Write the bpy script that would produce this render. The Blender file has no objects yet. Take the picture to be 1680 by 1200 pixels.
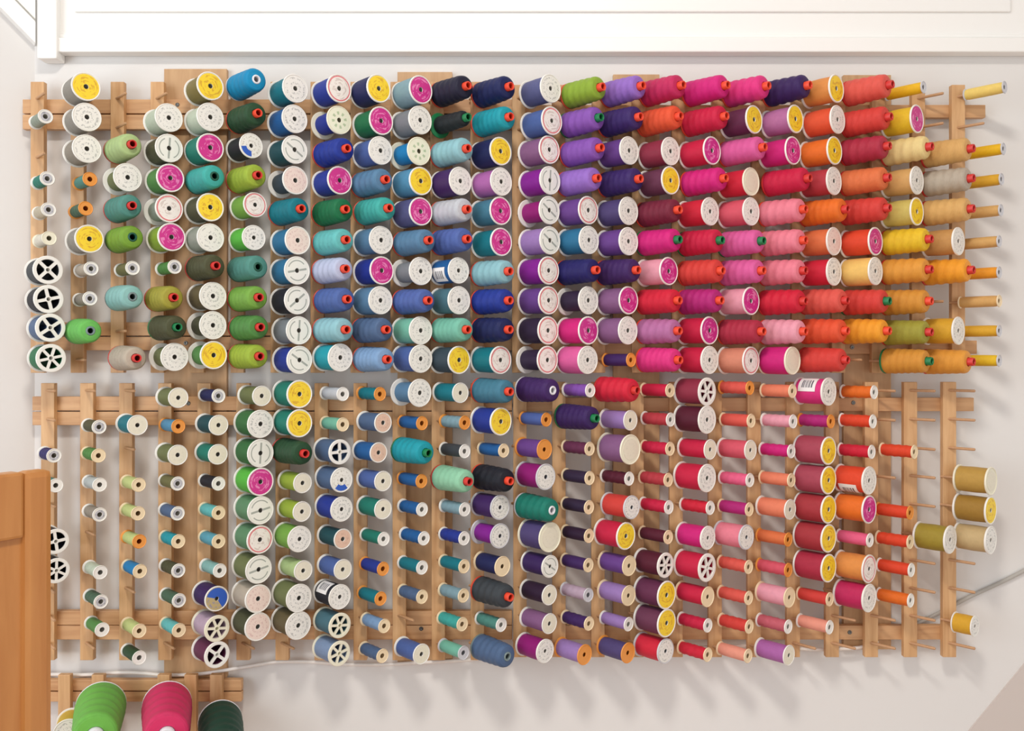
import bpy, bmesh, math, random
from mathutils import Vector, Quaternion

random.seed(7)
scene = bpy.context.scene
COL = scene.collection

# ------------------------------------------------------------------ frame, camera, world, light
S = 0.0008                 # metres for one photo pixel at the plane of the rack slats
D = 1540.0                 # camera distance to that plane, in the same pixels
CX, CY = 840.0, 580.0      # foot of the camera on the wall, in photo pixels
ZC = 1.55                  # height of the camera above the floor (m)

def W(px, py, out=0.0):
    """photo pixel + distance in front of the slat plane (px units) -> world point (m)"""
    k = 1.0 - out / D
    return Vector(((px - CX) * k * S, -out * S, ZC - (py - CY) * k * S))

cam_d = bpy.data.cameras.new('camera')
cam_d.sensor_fit = 'HORIZONTAL'; cam_d.sensor_width = 36.0
cam_d.lens = 36.0 * D / 1680.0
cam_d.shift_y = -(600.0 - CY) / 1680.0
cam_d.clip_start = 0.02
cam = bpy.data.objects.new('camera', cam_d)
cam.location = (0.0, -D * S, ZC)
cam.rotation_euler = (math.pi / 2, 0, 0)
COL.objects.link(cam)
scene.camera = cam

vs = scene.view_settings
vs.view_transform = 'Standard'; vs.look = 'None'; vs.gamma = 1.0; vs.use_curve_mapping = False
vs.exposure = 0.1

world = bpy.data.worlds.new('world'); scene.world = world
world.use_nodes = True
bg = world.node_tree.nodes['Background']
bg.inputs['Color'].default_value = (1.0, 0.972, 0.94, 1)
bg.inputs['Strength'].default_value = 0.86

LAMP = Vector((-0.06, -1.02, 2.50))
ld = bpy.data.lights.new('ceiling_lamp_light', 'AREA')
ld.shape = 'DISK'; ld.size = 0.26; ld.energy = 12.0; ld.color = (1.0, 0.94, 0.86)
lo = bpy.data.objects.new('ceiling_lamp_light', ld)
lo.location = LAMP
COL.objects.link(lo)

# cool fill light added at front left to brighten the left side
FILL_POS = Vector((-1.42, -1.45, 1.65)); FILL_DIR = Vector((0.72, 0.69, 0)).normalized()
wl_d = bpy.data.lights.new('left_fill_light', 'AREA')
wl_d.shape = 'RECTANGLE'; wl_d.size = 0.9; wl_d.size_y = 1.2; wl_d.energy = 13.0; wl_d.color = (0.84, 0.93, 1.0)
wl_o = bpy.data.objects.new('left_fill_light', wl_d)
wl_o.location = FILL_POS; wl_o.rotation_mode = 'QUATERNION'; wl_o.rotation_quaternion = FILL_DIR.to_track_quat('-Z', 'Y')
COL.objects.link(wl_o)

# ------------------------------------------------------------------ helpers
def lin(c):
    return tuple(((v / 255) / 12.92 if v / 255 <= 0.04045 else ((v / 255 + 0.055) / 1.055) ** 2.4) for v in c) + (1.0,)

def new_mat(name):
    m = bpy.data.materials.new(name); m.use_nodes = True
    nt = m.node_tree
    return m, nt, nt.nodes['Principled BSDF']

def plain(name, rgb, rough=0.5, noise=0.0, scale=40.0, bump=0.0):
    m, nt, b = new_mat(name)
    b.inputs['Base Color'].default_value = lin(rgb); b.inputs['Roughness'].default_value = rough
    if noise or bump:
        tc = nt.nodes.new('ShaderNodeTexCoord'); n = nt.nodes.new('ShaderNodeTexNoise')
        n.inputs['Scale'].default_value = scale; n.inputs['Detail'].default_value = 4
        nt.links.new(tc.outputs['Object'], n.inputs['Vector'])
        if noise:
            mx = nt.nodes.new('ShaderNodeMix'); mx.data_type = 'RGBA'
            mx.inputs['A'].default_value = lin(tuple(v * (1 - noise) for v in rgb))
            mx.inputs['B'].default_value = lin(tuple(min(255, v * (1 + noise * 0.5)) for v in rgb))
            nt.links.new(n.outputs['Fac'], mx.inputs['Factor']); nt.links.new(mx.outputs['Result'], b.inputs['Base Color'])
        if bump:
            bp = nt.nodes.new('ShaderNodeBump'); bp.inputs['Strength'].default_value = bump; bp.inputs['Distance'].default_value = 0.002
            nt.links.new(n.outputs['Fac'], bp.inputs['Height']); nt.links.new(bp.outputs['Normal'], b.inputs['Normal'])
    return m

def wood(name, c1, c2, stretch=(60, 60, 5), rough=0.5):
    m, nt, b = new_mat(name)
    tc = nt.nodes.new('ShaderNodeTexCoord'); mp = nt.nodes.new('ShaderNodeMapping'); n = nt.nodes.new('ShaderNodeTexNoise')
    oi = nt.nodes.new('ShaderNodeObjectInfo'); ad = nt.nodes.new('ShaderNodeVectorMath'); ad.operation = 'ADD'
    sc = nt.nodes.new('ShaderNodeMath'); sc.operation = 'MULTIPLY'; sc.inputs[1].default_value = 7.0
    mp.inputs['Scale'].default_value = stretch
    n.inputs['Scale'].default_value = 1.6; n.inputs['Detail'].default_value = 6; n.inputs['Distortion'].default_value = 0.6
    nt.links.new(oi.outputs['Random'], sc.inputs[0]); nt.links.new(tc.outputs['Object'], ad.inputs[0]); nt.links.new(sc.outputs[0], ad.inputs[1])
    nt.links.new(ad.outputs[0], mp.inputs['Vector']); nt.links.new(mp.outputs[0], n.inputs['Vector'])
    r = nt.nodes.new('ShaderNodeValToRGB')
    r.color_ramp.elements[0].color = lin(c1); r.color_ramp.elements[0].position = 0.3
    r.color_ramp.elements[1].color = lin(c2); r.color_ramp.elements[1].position = 0.7
    nt.links.new(n.outputs['Fac'], r.inputs['Fac']); nt.links.new(r.outputs['Color'], b.inputs['Base Color'])
    bp = nt.nodes.new('ShaderNodeBump'); bp.inputs['Strength'].default_value = 0.12; bp.inputs['Distance'].default_value = 0.001
    nt.links.new(n.outputs['Fac'], bp.inputs['Height']); nt.links.new(bp.outputs['Normal'], b.inputs['Normal'])
    b.inputs['Roughness'].default_value = rough
    return m

MAT = {
    'wall': plain('wall_paint', (226, 224, 222), 0.75, 0.015, 3.0, 0.04),
    'trim': plain('white_gloss_trim_paint', (244, 243, 240), 0.35),
    'floor': wood('floor_boards', (150, 105, 70), (180, 132, 92), (3, 40, 3)),
    'rackwood': wood('rack_wood_upright', (194, 146, 98), (220, 178, 130), (70, 70, 6)),
    'railwood': wood('rack_wood_rail', (190, 142, 98), (216, 172, 126), (6, 70, 70)),
    'board': wood('backing_board_wood', (186, 146, 104), (204, 166, 124), (60, 60, 8)),
    'peg': plain('peg_wood', (196, 152, 112), 0.5, 0.08, 200),
    'cabinet': wood('honey_cabinet_wood', (186, 122, 62), (200, 138, 76), (40, 40, 4), 0.38),
    'white': plain('white_plastic', (238, 236, 230), 0.38),
    'ivory': plain('ivory_plastic', (236, 232, 210), 0.4),
    'cream': plain('cream_plastic', (238, 217, 180), 0.42),
    'orangep': plain('orange_plastic', (232, 152, 66), 0.42),
    'clear': plain('grey_translucent_plastic', (205, 205, 210), 0.3),
    'tip_o': plain('core_orange', (232, 74, 48), 0.42),
    'tip_r': plain('core_red', (208, 52, 48), 0.42),
    'tip_g': plain('core_green', (22, 122, 72), 0.42),
    'tip_d': plain('core_dark_green', (24, 84, 66), 0.45),
    'tip_w': plain('core_white', (228, 228, 234), 0.4),
    'tip_k': plain('core_grey', (120, 138, 140), 0.45),
    'cable': plain('white_cable_sheath', (236, 230, 224), 0.4),
    'greycable': plain('grey_cable_sheath', (176, 172, 166), 0.4),
    'screw': plain('steel_screw', (110, 108, 104), 0.3),
    'pane': plain('window_pane', (225, 235, 245), 0.1),
    'glass': plain('lamp_glass', (255, 250, 240), 0.4),
}
MAT['screw'].node_tree.nodes['Principled BSDF'].inputs['Metallic'].default_value = 0.9
_g = MAT['glass'].node_tree.nodes['Principled BSDF']
_g.inputs['Emission Color'].default_value = (1, 0.94, 0.85, 1); _g.inputs['Emission Strength'].default_value = 2.0

def thread_mat():
    m, nt, b = new_mat('wound_thread')
    oi = nt.nodes.new('ShaderNodeObjectInfo'); tc = nt.nodes.new('ShaderNodeTexCoord')
    wv = nt.nodes.new('ShaderNodeTexWave'); wv.bands_direction = 'Z'; wv.inputs['Scale'].default_value = 330.0
    wv.inputs['Distortion'].default_value = 1.5; wv.inputs['Detail'].default_value = 1.0
    n = nt.nodes.new('ShaderNodeTexNoise'); n.inputs['Scale'].default_value = 180
    nt.links.new(tc.outputs['Object'], wv.inputs['Vector']); nt.links.new(tc.outputs['Object'], n.inputs['Vector'])
    mm = nt.nodes.new('ShaderNodeMapRange'); mm.inputs['To Min'].default_value = 0.88; mm.inputs['To Max'].default_value = 1.10
    av = nt.nodes.new('ShaderNodeMath'); av.operation = 'MULTIPLY_ADD'; av.inputs[1].default_value = 0.5
    nt.links.new(wv.outputs['Fac'], av.inputs[0]); nt.links.new(n.outputs['Fac'], av.inputs[2])
    nt.links.new(av.outputs[0], mm.inputs['Value'])
    mx = nt.nodes.new('ShaderNodeVectorMath'); mx.operation = 'SCALE'
    nt.links.new(oi.outputs['Color'], mx.inputs[0]); nt.links.new(mm.outputs[0], mx.inputs['Scale'])
    nt.links.new(mx.outputs[0], b.inputs['Base Color'])
    bp = nt.nodes.new('ShaderNodeBump'); bp.inputs['Strength'].default_value = 0.35; bp.inputs['Distance'].default_value = 0.0006
    nt.links.new(wv.outputs['Fac'], bp.inputs['Height']); nt.links.new(bp.outputs['Normal'], b.inputs['Normal'])
    b.inputs['Roughness'].default_value = 0.5
    b.inputs['Specular IOR Level'].default_value = 0.25; b.inputs['Sheen Weight'].default_value = 0.04; b.inputs['Sheen Roughness'].default_value = 0.4
    return m
MAT['thread'] = thread_mat()
_m, _nt, _b = new_mat('hole_shade'); _oi = _nt.nodes.new('ShaderNodeObjectInfo')  # opaque thread colour standing in for shade inside the wheel holes
_nt.links.new(_oi.outputs['Color'], _b.inputs['Base Color']); _b.inputs['Roughness'].default_value = 0.4; MAT['lining'] = _m

def label_mat(name, base, mark, ring=None, line=False, dots=False, blue=False, amount=0.5, streak=False):
    """printed round paper label: polar procedural print"""
    m, nt, b = new_mat(name)
    N, L = nt.nodes, nt.links
    def math_(op, a, bb=None, c=None):
        n = N.new('ShaderNodeMath'); n.operation = op
        for i, v in enumerate((a, bb, c)):
            if v is None: continue
            if isinstance(v, (int, float)): n.inputs[i].default_value = v
            else: L.new(v, n.inputs[i])
        return n.outputs[0]
    tc = N.new('ShaderNodeTexCoord'); sp = N.new('ShaderNodeSeparateXYZ'); L.new(tc.outputs['Object'], sp.inputs[0])
    x = math_('DIVIDE', sp.outputs['X'], 22.5 * S); y = math_('DIVIDE', sp.outputs['Y'], 22.5 * S)
    r = math_('SQRT', math_('ADD', math_('MULTIPLY', x, x), math_('MULTIPLY', y, y)))
    th = math_('ARCTAN2', y, x)
    oi = N.new('ShaderNodeObjectInfo')
    cv = N.new('ShaderNodeCombineXYZ')
    L.new(math_('MULTIPLY', r, 9.0), cv.inputs[0]); L.new(math_('MULTIPLY', th, 5.0 if not streak else 1.2), cv.inputs[1])
    L.new(math_('MULTIPLY', oi.outputs['Random'], 40.0), cv.inputs[2])
    n = N.new('ShaderNodeTexNoise'); n.inputs['Scale'].default_value = 1.0; n.inputs['Detail'].default_value = 3.0
    L.new(cv.outputs[0], n.inputs['Vector'])
    def band(v, lo, hi):
        return math_('MULTIPLY', math_('GREATER_THAN', v, lo), math_('LESS_THAN', v, hi))
    printed = math_('MULTIPLY', math_('GREATER_THAN', n.outputs['Fac'], 0.54), math_('MAXIMUM', band(r, 0.62, 0.78), band(r, 0.30, 0.46)))
    if streak: printed = math_('MULTIPLY', math_('GREATER_THAN', n.outputs['Fac'], 0.56), band(r, 0.22, 0.8))
    mask = math_('MULTIPLY', printed, amount)
    if line:
        arc = math_('MULTIPLY', band(r, 0.66, 0.74), math_('GREATER_THAN', math_('ABSOLUTE', math_('SINE', th)), 0.5))
        bar = math_('MULTIPLY', math_('LESS_THAN', math_('ABSOLUTE', y), 0.07), math_('LESS_THAN', r, 0.74))
        mask = math_('MULTIPLY', math_('MAXIMUM', arc, bar), 0.75)
    if dots:
        sw = math_('GREATER_THAN', math_('SINE', math_('MULTIPLY', th, 8.0)), 0.2)
        mask = math_('MULTIPLY', math_('MULTIPLY', sw, band(r, 0.38, 0.6)), 0.55)
    mix = N.new('ShaderNodeMix'); mix.data_type = 'RGBA'
    mix.inputs['A'].default_value = lin(base); mix.inputs['B'].default_value = lin(mark); L.new(mask, mix.inputs['Factor'])
    out = mix.outputs['Result']
    if ring:
        m2 = N.new('ShaderNodeMix'); m2.data_type = 'RGBA'; m2.inputs['B'].default_value = lin(ring)
        L.new(out, m2.inputs['A']); L.new(math_('GREATER_THAN', r, 0.80), m2.inputs['Factor']); out = m2.outputs['Result']
    if blue:
        m2 = N.new('ShaderNodeMix'); m2.data_type = 'RGBA'; m2.inputs['B'].default_value = lin((40, 90, 190))
        sel = math_('MULTIPLY', math_('GREATER_THAN', math_('SINE', math_('ADD', th, -2.6 if blue == 1 else 0.6)), 0.75 if blue == 1 else -0.35), band(r, 0.42 if blue == 1 else 0.15, 0.86))
        L.new(out, m2.inputs['A']); L.new(sel, m2.inputs['Factor']); out = m2.outputs['Result']
    L.new(out, b.inputs['Base Color']); b.inputs['Roughness'].default_value = 0.45
    return m

LABEL = {
    'w': label_mat('label_white_print', (236, 234, 228), (128, 130, 130), amount=0.5),
    'p': label_mat('label_pink_cream', (238, 218, 208), (190, 140, 140), amount=0.4),
    'y': label_mat('label_yellow', (246, 212, 46), (200, 130, 40), streak=True, amount=0.55),
    'm': label_mat('label_magenta', (204, 44, 138), (240, 150, 200), streak=True, amount=0.7),
    'r': label_mat('label_white_red_ring', (240, 234, 228), (170, 140, 130), ring=(224, 120, 126), streak=True, amount=0.4),
    'd': label_mat('label_white_bar', (236, 236, 228), (130, 138, 130), line=True),
    'g': label_mat('label_ivory_dots', (236, 236, 214), (120, 160, 100), dots=True),
    'b': label_mat('label_blue_arc', (238, 236, 228), (150, 140, 120), blue=1),
    'B': label_mat('label_blue', (190, 170, 120), (60, 100, 200), blue=2),
    'k': label_mat('label_tan', (226, 190, 168), (170, 120, 100), amount=0.3),
    's': label_mat('label_silver', (190, 190, 196), (120, 120, 128), amount=0.6, streak=True),
    'O': label_mat('label_plain_ivory', (232, 226, 206), (150, 150, 140), amount=0.12),
}
def barcode_mat():
    m, nt, b = new_mat('barcode_print'); N, L = nt.nodes, nt.links
    tc = N.new('ShaderNodeTexCoord'); sp = N.new('ShaderNodeSeparateXYZ'); L.new(tc.outputs['Object'], sp.inputs[0])
    def mt(op, a, v):
        n = N.new('ShaderNodeMath'); n.operation = op; L.new(a, n.inputs[0])
        if isinstance(v, (int, float)): n.inputs[1].default_value = v
        else: L.new(v, n.inputs[1])
        return n.outputs[0]
    n = N.new('ShaderNodeTexNoise'); n.noise_dimensions = '1D'; n.inputs['Scale'].default_value = 520; n.inputs['Detail'].default_value = 1
    L.new(sp.outputs['Z'], n.inputs['W'])
    bars = mt('GREATER_THAN', n.outputs['Fac'], 0.5)
    inz = mt('MULTIPLY', mt('GREATER_THAN', sp.outputs['Z'], 14 * S), mt('LESS_THAN', sp.outputs['Z'], 35 * S))
    iny = mt('LESS_THAN', mt('ABSOLUTE', sp.outputs['Y'], 0.0), 7 * S)
    mx = N.new('ShaderNodeMix'); mx.data_type = 'RGBA'
    mx.inputs['A'].default_value = lin((234, 232, 232)); mx.inputs['B'].default_value = lin((80, 80, 90))
    L.new(mt('MULTIPLY', mt('MULTIPLY', bars, inz), iny), mx.inputs['Factor']); L.new(mx.outputs['Result'], b.inputs['Base Color'])
    return m
MAT['barcode'] = barcode_mat()

def mesh_from(bm, name, mats, smooth=True):
    bmesh.ops.recalc_face_normals(bm, faces=bm.faces)
    me = bpy.data.meshes.new(name); bm.to_mesh(me); bm.free()
    for m in (mats if isinstance(mats, (list, tuple)) else [mats]): me.materials.append(m)
    if smooth:
        me.polygons.foreach_set('use_smooth', [True] * len(me.polygons))
        if hasattr(me, 'set_sharp_from_angle'): me.set_sharp_from_angle(angle=math.radians(42))
    me.update()
    return me

def lathe(bm, prof, seg=28, closed=True, rfun=None):
    """prof: list of (r, z) in px units; closed loop revolved about z"""
    rings = []
    for r, z in prof:
        ring = []
        for i in range(seg):
            a = 2 * math.pi * i / seg
            rr = r * (rfun(z, a, r) if rfun else 1.0)
            ring.append(bm.verts.new((rr * S * math.cos(a), rr * S * math.sin(a), z * S)))
        rings.append(ring)
    n = len(rings)
    for j in range(n if closed else n - 1):
        A, B = rings[j], rings[(j + 1) % n]
        for i in range(seg):
            bm.faces.new((A[i], A[(i + 1) % seg], B[(i + 1) % seg], B[i]))

def box_bm(bm, x0, x1, y0, y1, z0, z1, bevel=0.0):
    vs_ = [bm.verts.new(p) for p in ((x0, y0, z0), (x1, y0, z0), (x1, y1, z0), (x0, y1, z0), (x0, y0, z1), (x1, y0, z1), (x1, y1, z1), (x0, y1, z1))]
    fs = [bm.faces.new([vs_[i] for i in q]) for q in ((0, 3, 2, 1), (4, 5, 6, 7), (0, 1, 5, 4), (1, 2, 6, 5), (2, 3, 7, 6), (3, 0, 4, 7))]
    if bevel:
        ed = {e for f in fs for e in f.edges}
        bmesh.ops.bevel(bm, geom=list(ed), offset=bevel, segments=2, affect='EDGES', profile=0.6)

def obj(name, me, parent=None, loc=(0, 0, 0), quat=None, color=None):
    o = bpy.data.objects.new(name, me); COL.objects.link(o)
    o.location = loc
    if quat is not None:
        o.rotation_mode = 'QUATERNION'; o.rotation_quaternion = quat
    if parent is not None: o.parent = parent
    if color is not None: o.color = color
    return o

def tag(o, label=None, cat=None, group=None, kind=None):
    if label: o['label'] = label
    if cat: o['category'] = cat
    if group: o['group'] = group
    if kind: o['kind'] = kind
    return o

def box_obj(name, p0, p1, mat, parent=None, bevel=0.001, origin=None):
    """box between two world points, object origin at origin (default centre)"""
    lo_ = [min(a, b) for a, b in zip(p0, p1)]; hi_ = [max(a, b) for a, b in zip(p0, p1)]
    c = Vector([(a + b) / 2 for a, b in zip(lo_, hi_)])
    bm = bmesh.new()
    box_bm(bm, lo_[0] - c.x, hi_[0] - c.x, lo_[1] - c.y, hi_[1] - c.y, lo_[2] - c.z, hi_[2] - c.z, bevel)
    me = mesh_from(bm, name, mat, smooth=False)
    base = origin if origin is not None else Vector((0, 0, 0))
    return obj(name, me, parent, c - base)

def wbox(name, px0, px1, py0, py1, out0, out1, mat, parent=None, bevel=0.001, origin=None):
    """box whose front face (at out1) covers the given photo rectangle"""
    a = W(px0, py0, out1); b = W(px1, py1, out1)
    return box_obj(name, (a.x, -out0 * S, a.z), (b.x, -out1 * S, b.z), mat, parent, bevel, origin)

# depths (px units, positive towards the camera)
SLAT_B, RAIL_B, BOARD_B, WALL_O = -11.0, -23.0, -33.0, -33.2

# ------------------------------------------------------------------ setting
YW = -WALL_O * S
XL = -0.640
tag(box_obj('wall_back', (XL - 0.05, YW, 0), (1.85, YW + 0.1, 2.6), MAT['wall'], bevel=0), 'white painted wall behind the thread racks', 'wall', kind='structure')
TURN = math.radians(30)
WLD = Vector((-math.cos(TURN), -math.sin(TURN), 0))          # the left wall leaves the corner at a blunt angle
bm = bmesh.new(); box_bm(bm, 0, 0.6, -0.1, 0, 0, 2.6)
wl = obj('wall_left', mesh_from(bm, 'wall_left', MAT['wall'], smooth=False), None, (XL, YW, 0))
wl.rotation_euler = (0, 0, math.atan2(WLD.y, WLD.x))
tag(wl, 'white painted wall turning towards the camera at far left', 'wall', kind='structure')
tag(box_obj('floor', (-2.2, YW + 0.1, -0.05), (1.85, -3.2, 0), MAT['floor'], bevel=0), 'brown board floor below the thread wall', 'floor', kind='structure')
tag(box_obj('ceiling', (-2.2, YW + 0.1, 2.6), (1.85, -3.2, 2.65), MAT['wall'], bevel=0), 'white ceiling above the thread wall', 'ceiling', kind='structure')

def trim(name, px0, px1, py0, py1, out1, label, bev=0.002):
    o = wbox(name, px0, px1, py0, py1, WALL_O, out1, MAT['trim'], bevel=bev)
    return tag(o, label, 'trim', kind='structure')
trim('trim_1', 92, 1760, 61, 85, -8, 'white moulded bottom rail of the trim above the thread racks')
trim('trim_2', 92, 1760, -120, 56, -16, 'white flat board above the moulded bottom rail', 0.0015)
trim('trim_3', 122, 1659, -120, 19, -11, 'white raised panel at the top edge above the racks')
trim('trim_4', 92, 1760, 55, 62, -14, 'thin white bead between flat board and bottom rail')
trim('trim_5', 60, 93, -120, 96, -2, 'white square corner post at the left end of the trim', 0.003)
# raking trim on the left wall
bm = bmesh.new()
NL = Vector((-WLD.y, WLD.x, 0))                               # normal of that wall ...
if NL.y > 0: NL = -NL                                         # ... facing the room
def rake(zlo, zhi, thick):
    pts = []
    for t in (0.0, 0.5):
        for zz in (zlo, zhi):
            for n_ in (0.0, thick):
                p = Vector((XL, YW, ZC)) + WLD * t + NL * n_
                pts.append(bm.verts.new((p.x, p.y, p.z + zz * S + t * 0.98)))
    for f in ((0, 1, 3, 2), (4, 6, 7, 5), (0, 4, 5, 1), (2, 3, 7, 6), (1, 5, 7, 3), (0, 2, 6, 4)): bm.faces.new([pts[i] for i in f])
rake(515, 550, 0.016); rake(550, 556, 0.009); rake(556, 640, 0.013)
o = obj('trim_6', mesh_from(bm, 'trim_6', MAT['trim'], smooth=False))
tag(o, 'white sloping trim climbing the left wall from the corner post', 'trim', kind='structure')
# thin plate whose grey paint stands for a soft sloping shadow, bottom right
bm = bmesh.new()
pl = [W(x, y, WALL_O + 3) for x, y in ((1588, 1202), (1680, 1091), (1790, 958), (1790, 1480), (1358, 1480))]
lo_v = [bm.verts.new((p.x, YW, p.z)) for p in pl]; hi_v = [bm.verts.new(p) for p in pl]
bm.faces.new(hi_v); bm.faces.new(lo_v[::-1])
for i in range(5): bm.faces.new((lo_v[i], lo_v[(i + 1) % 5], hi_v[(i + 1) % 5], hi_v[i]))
tag(obj('shadow_plate', mesh_from(bm, 'shadow_plate', plain('shadow_grey_paint', (206, 196, 190), 0.7), smooth=False)), 'thin plate painted grey as the sloping shadow at the bottom right', 'trim', kind='structure')
# unseen window added behind the left fill light: frame, mullion, panes
win = tag(obj('added_window', None, None, (FILL_POS.x, FILL_POS.y, 1.65)), 'white framed window added out of frame behind the left fill light', 'window', kind='structure')
win.rotation_mode = 'QUATERNION'; win.rotation_quaternion = FILL_DIR.to_track_quat('Y', 'Z')
def wpart(name, x0, x1, z0, z1, y0, y1, mat):
    bm = bmesh.new(); box_bm(bm, x0, x1, y0, y1, z0, z1); obj(name, mesh_from(bm, name, mat, smooth=False), win)
for q in ((-0.53, -0.46, -0.68, 0.68), (0.46, 0.53, -0.68, 0.68), (-0.46, 0.46, -0.68, -0.61), (-0.46, 0.46, 0.61, 0.68)): wpart('window_frame', *q, -0.08, -0.01, MAT['trim'])
wpart('mullion', -0.02, 0.02, -0.61, 0.61, -0.06, -0.03, MAT['trim'])
for q in ((-0.46, -0.02), (0.02, 0.46)): wpart('pane', *q, -0.61, 0.61, -0.055, -0.045, MAT['pane'])

# ceiling lamp that lights the wall (out of frame)
lamp = tag(obj('ceiling_lamp', None, None, (LAMP.x, LAMP.y, 2.6)), 'round white flush ceiling lamp above the camera', 'lamp')
bm = bmesh.new(); lathe(bm, [(0.5, 0), (195, 0), (195, -30), (170, -40), (170, -12), (0.5, -12)], 40, True)
obj('lamp_base', mesh_from(bm, 'lamp_base', MAT['white']), lamp)
bm = bmesh.new(); lathe(bm, [(0.5, -14), (168, -14), (165, -48), (140, -72), (90, -86), (0.5, -90)], 40, True)
obj('lamp_glass', mesh_from(bm, 'lamp_glass', MAT['glass']), lamp)

# ------------------------------------------------------------------ racks: backing boards, rails, slats, pegs
ALPHA = math.radians(41.5)
AX = Vector((math.sin(ALPHA), -math.cos(ALPHA), 0.0))
Q_AX = AX.to_track_quat('Z', 'Y')

for (x0, x1, y0, y1, lab) in ((269, 372, 113, 1112, 'wide plain wood backing board behind the olive and green spools'),
                              (652, 742, 118, 1088, 'wide plain wood backing board behind the blue spools'),
                              (1006, 1082, 122, 1060, 'wide plain wood backing board behind the purple and magenta spools'),
                              (1384, 1462, 123, 1066, 'wide plain wood backing board behind the coral and red spools')):
    tag(wbox('backing_board', x0, x1, y0, y1, BOARD_B, RAIL_B - 0.2, MAT['board'], bevel=0.0006), lab, 'board', 'wide wood boards behind the racks')

UP_SL = [61 + 65.6 * k for k in range(12)] + [851 + 65.6 * k for k in range(12)]
LO_SL = [78 + 64.1 * k for k in range(12)] + [853 + 64.1 * k for k in range(12)]
UP_ROWS = [145, 195, 245.5, 296, 345, 394.5, 444, 493, 542.5, 591]
LO_ROWS = [643, 692, 741, 788.5, 836.5, 884, 932, 980, 1027, 1074]
KROW = D / (D - 58.0)
def row_plane(y): return CY + (y - CY) / KROW

def make_rack(label, cols, slx, top, bottom, rails, lean=0.0):
    base = W(slx[0], bottom, 0)
    root = tag(obj('thread_rack', None, None, base), label, 'rack', 'wooden peg racks on the wall')
    slats = []
    for (x0, x1, y0, y1) in rails:
        wbox('rail', x0, x1, y0, y1, RAIL_B, SLAT_B - 0.1, MAT['railwood'], root, 0.0008, base)
    for c in slx:
        slats.append(wbox('slat', c - 11, c + 11, top, bottom, SLAT_B, 0, MAT['rackwood'], root, 0.0008, base))
    return root, slats

upper_left, s1 = make_rack('upper rack at left holding the green to blue spools', 12, UP_SL[:12], 134, 612,
    [(37, 842, 163, 186), (37, 842, 188, 212), (50, 842, 529, 551), (50, 842, 553, 575)])
upper_right, s2 = make_rack('upper rack at right holding the purple to yellow spools', 12, UP_SL[12:], 139, 612,
    [(842, 1617, 172, 193), (842, 1603, 559, 581)])
lower_left, s3 = make_rack('lower rack at left holding the green to blue spools', 12, LO_SL[:12], 629, 1084,
    [(53, 840, 651, 674), (53, 840, 676, 698), (62, 840, 1003, 1026), (62, 840, 1027, 1050)])
lower_right, s4 = make_rack('lower rack at right holding the purple to orange spools', 12, LO_SL[12:], 627, 1079,
    [(842, 1598, 653, 675), (842, 1552, 1027, 1050)])
RACK_SLATS = {'U': (s1 + s2, [upper_left] * 12 + [upper_right] * 12), 'L': (s3 + s4, [lower_left] * 12 + [lower_right] * 12)}

bm = bmesh.new(); lathe(bm, [(0.2, -6), (2.3, -6), (2.3, 39), (1.7, 40.5), (0.2, 40.5)], 10, True)
PEG = mesh_from(bm, 'peg', MAT['peg'])
def add_peg(zone, c, x_m, z_m):
    sl = RACK_SLATS[zone][0][c]; root = RACK_SLATS[zone][1][c]
    wl = root.location + sl.location
    obj('peg', PEG, sl, Vector((x_m, 0, z_m)) - wl, Q_AX)

bm = bmesh.new(); lathe(bm, [(0.2, 0), (3.6, 0), (3.2, 1.2), (1.0, 1.4), (0.2, 0.9)], 12, True)
SCREW = mesh_from(bm, 'screw', MAT['screw'])
QF = Vector((0, -1, 0)).to_track_quat('Z', 'Y')
for root, sx, sy in ((upper_right, 1398, 570), (lower_right, 1400, 661), (lower_right, 1394, 1038), (lower_left, 691, 1032), (upper_left, 291, 172),
                     (upper_right, 1455, 183), (upper_left, 305, 563), (lower_left, 309, 662)):
    p = W(sx, sy, SLAT_B)
    obj('screw', SCREW, root, p - root.location, QF)

# ------------------------------------------------------------------ spool meshes (px units, axis +z, base at 0)
R0, LK, LS, LC = 22.5, 52.0, 55.0, 77.0
def body_mesh(name, R, L, core, mat, hole=3.7, lip=1.6, thick=3.0, seg=28):
    bm = bmesh.new()
    lathe(bm, [(hole, 0), (R - 0.8, 0), (R, 0.8), (R, thick - 0.8), (R - 0.8, thick), (core, thick + 0.6), (core, L - thick - 0.6), (R - 0.8, L - thick),
               (R, L - thick + 0.8), (R, L - 0.8), (R - 0.7, L), (R - lip, L - 0.1), (R - lip - 0.6, L - 0.9), (hole + 0.4, L - 0.9), (hole, L - 1.4), (hole, L - 2.2), (core - 0.9, L - 2.8), (core - 0.9, 2.8), (hole, 2.2)], seg)
    return mesh_from(bm, name, mat)

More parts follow.
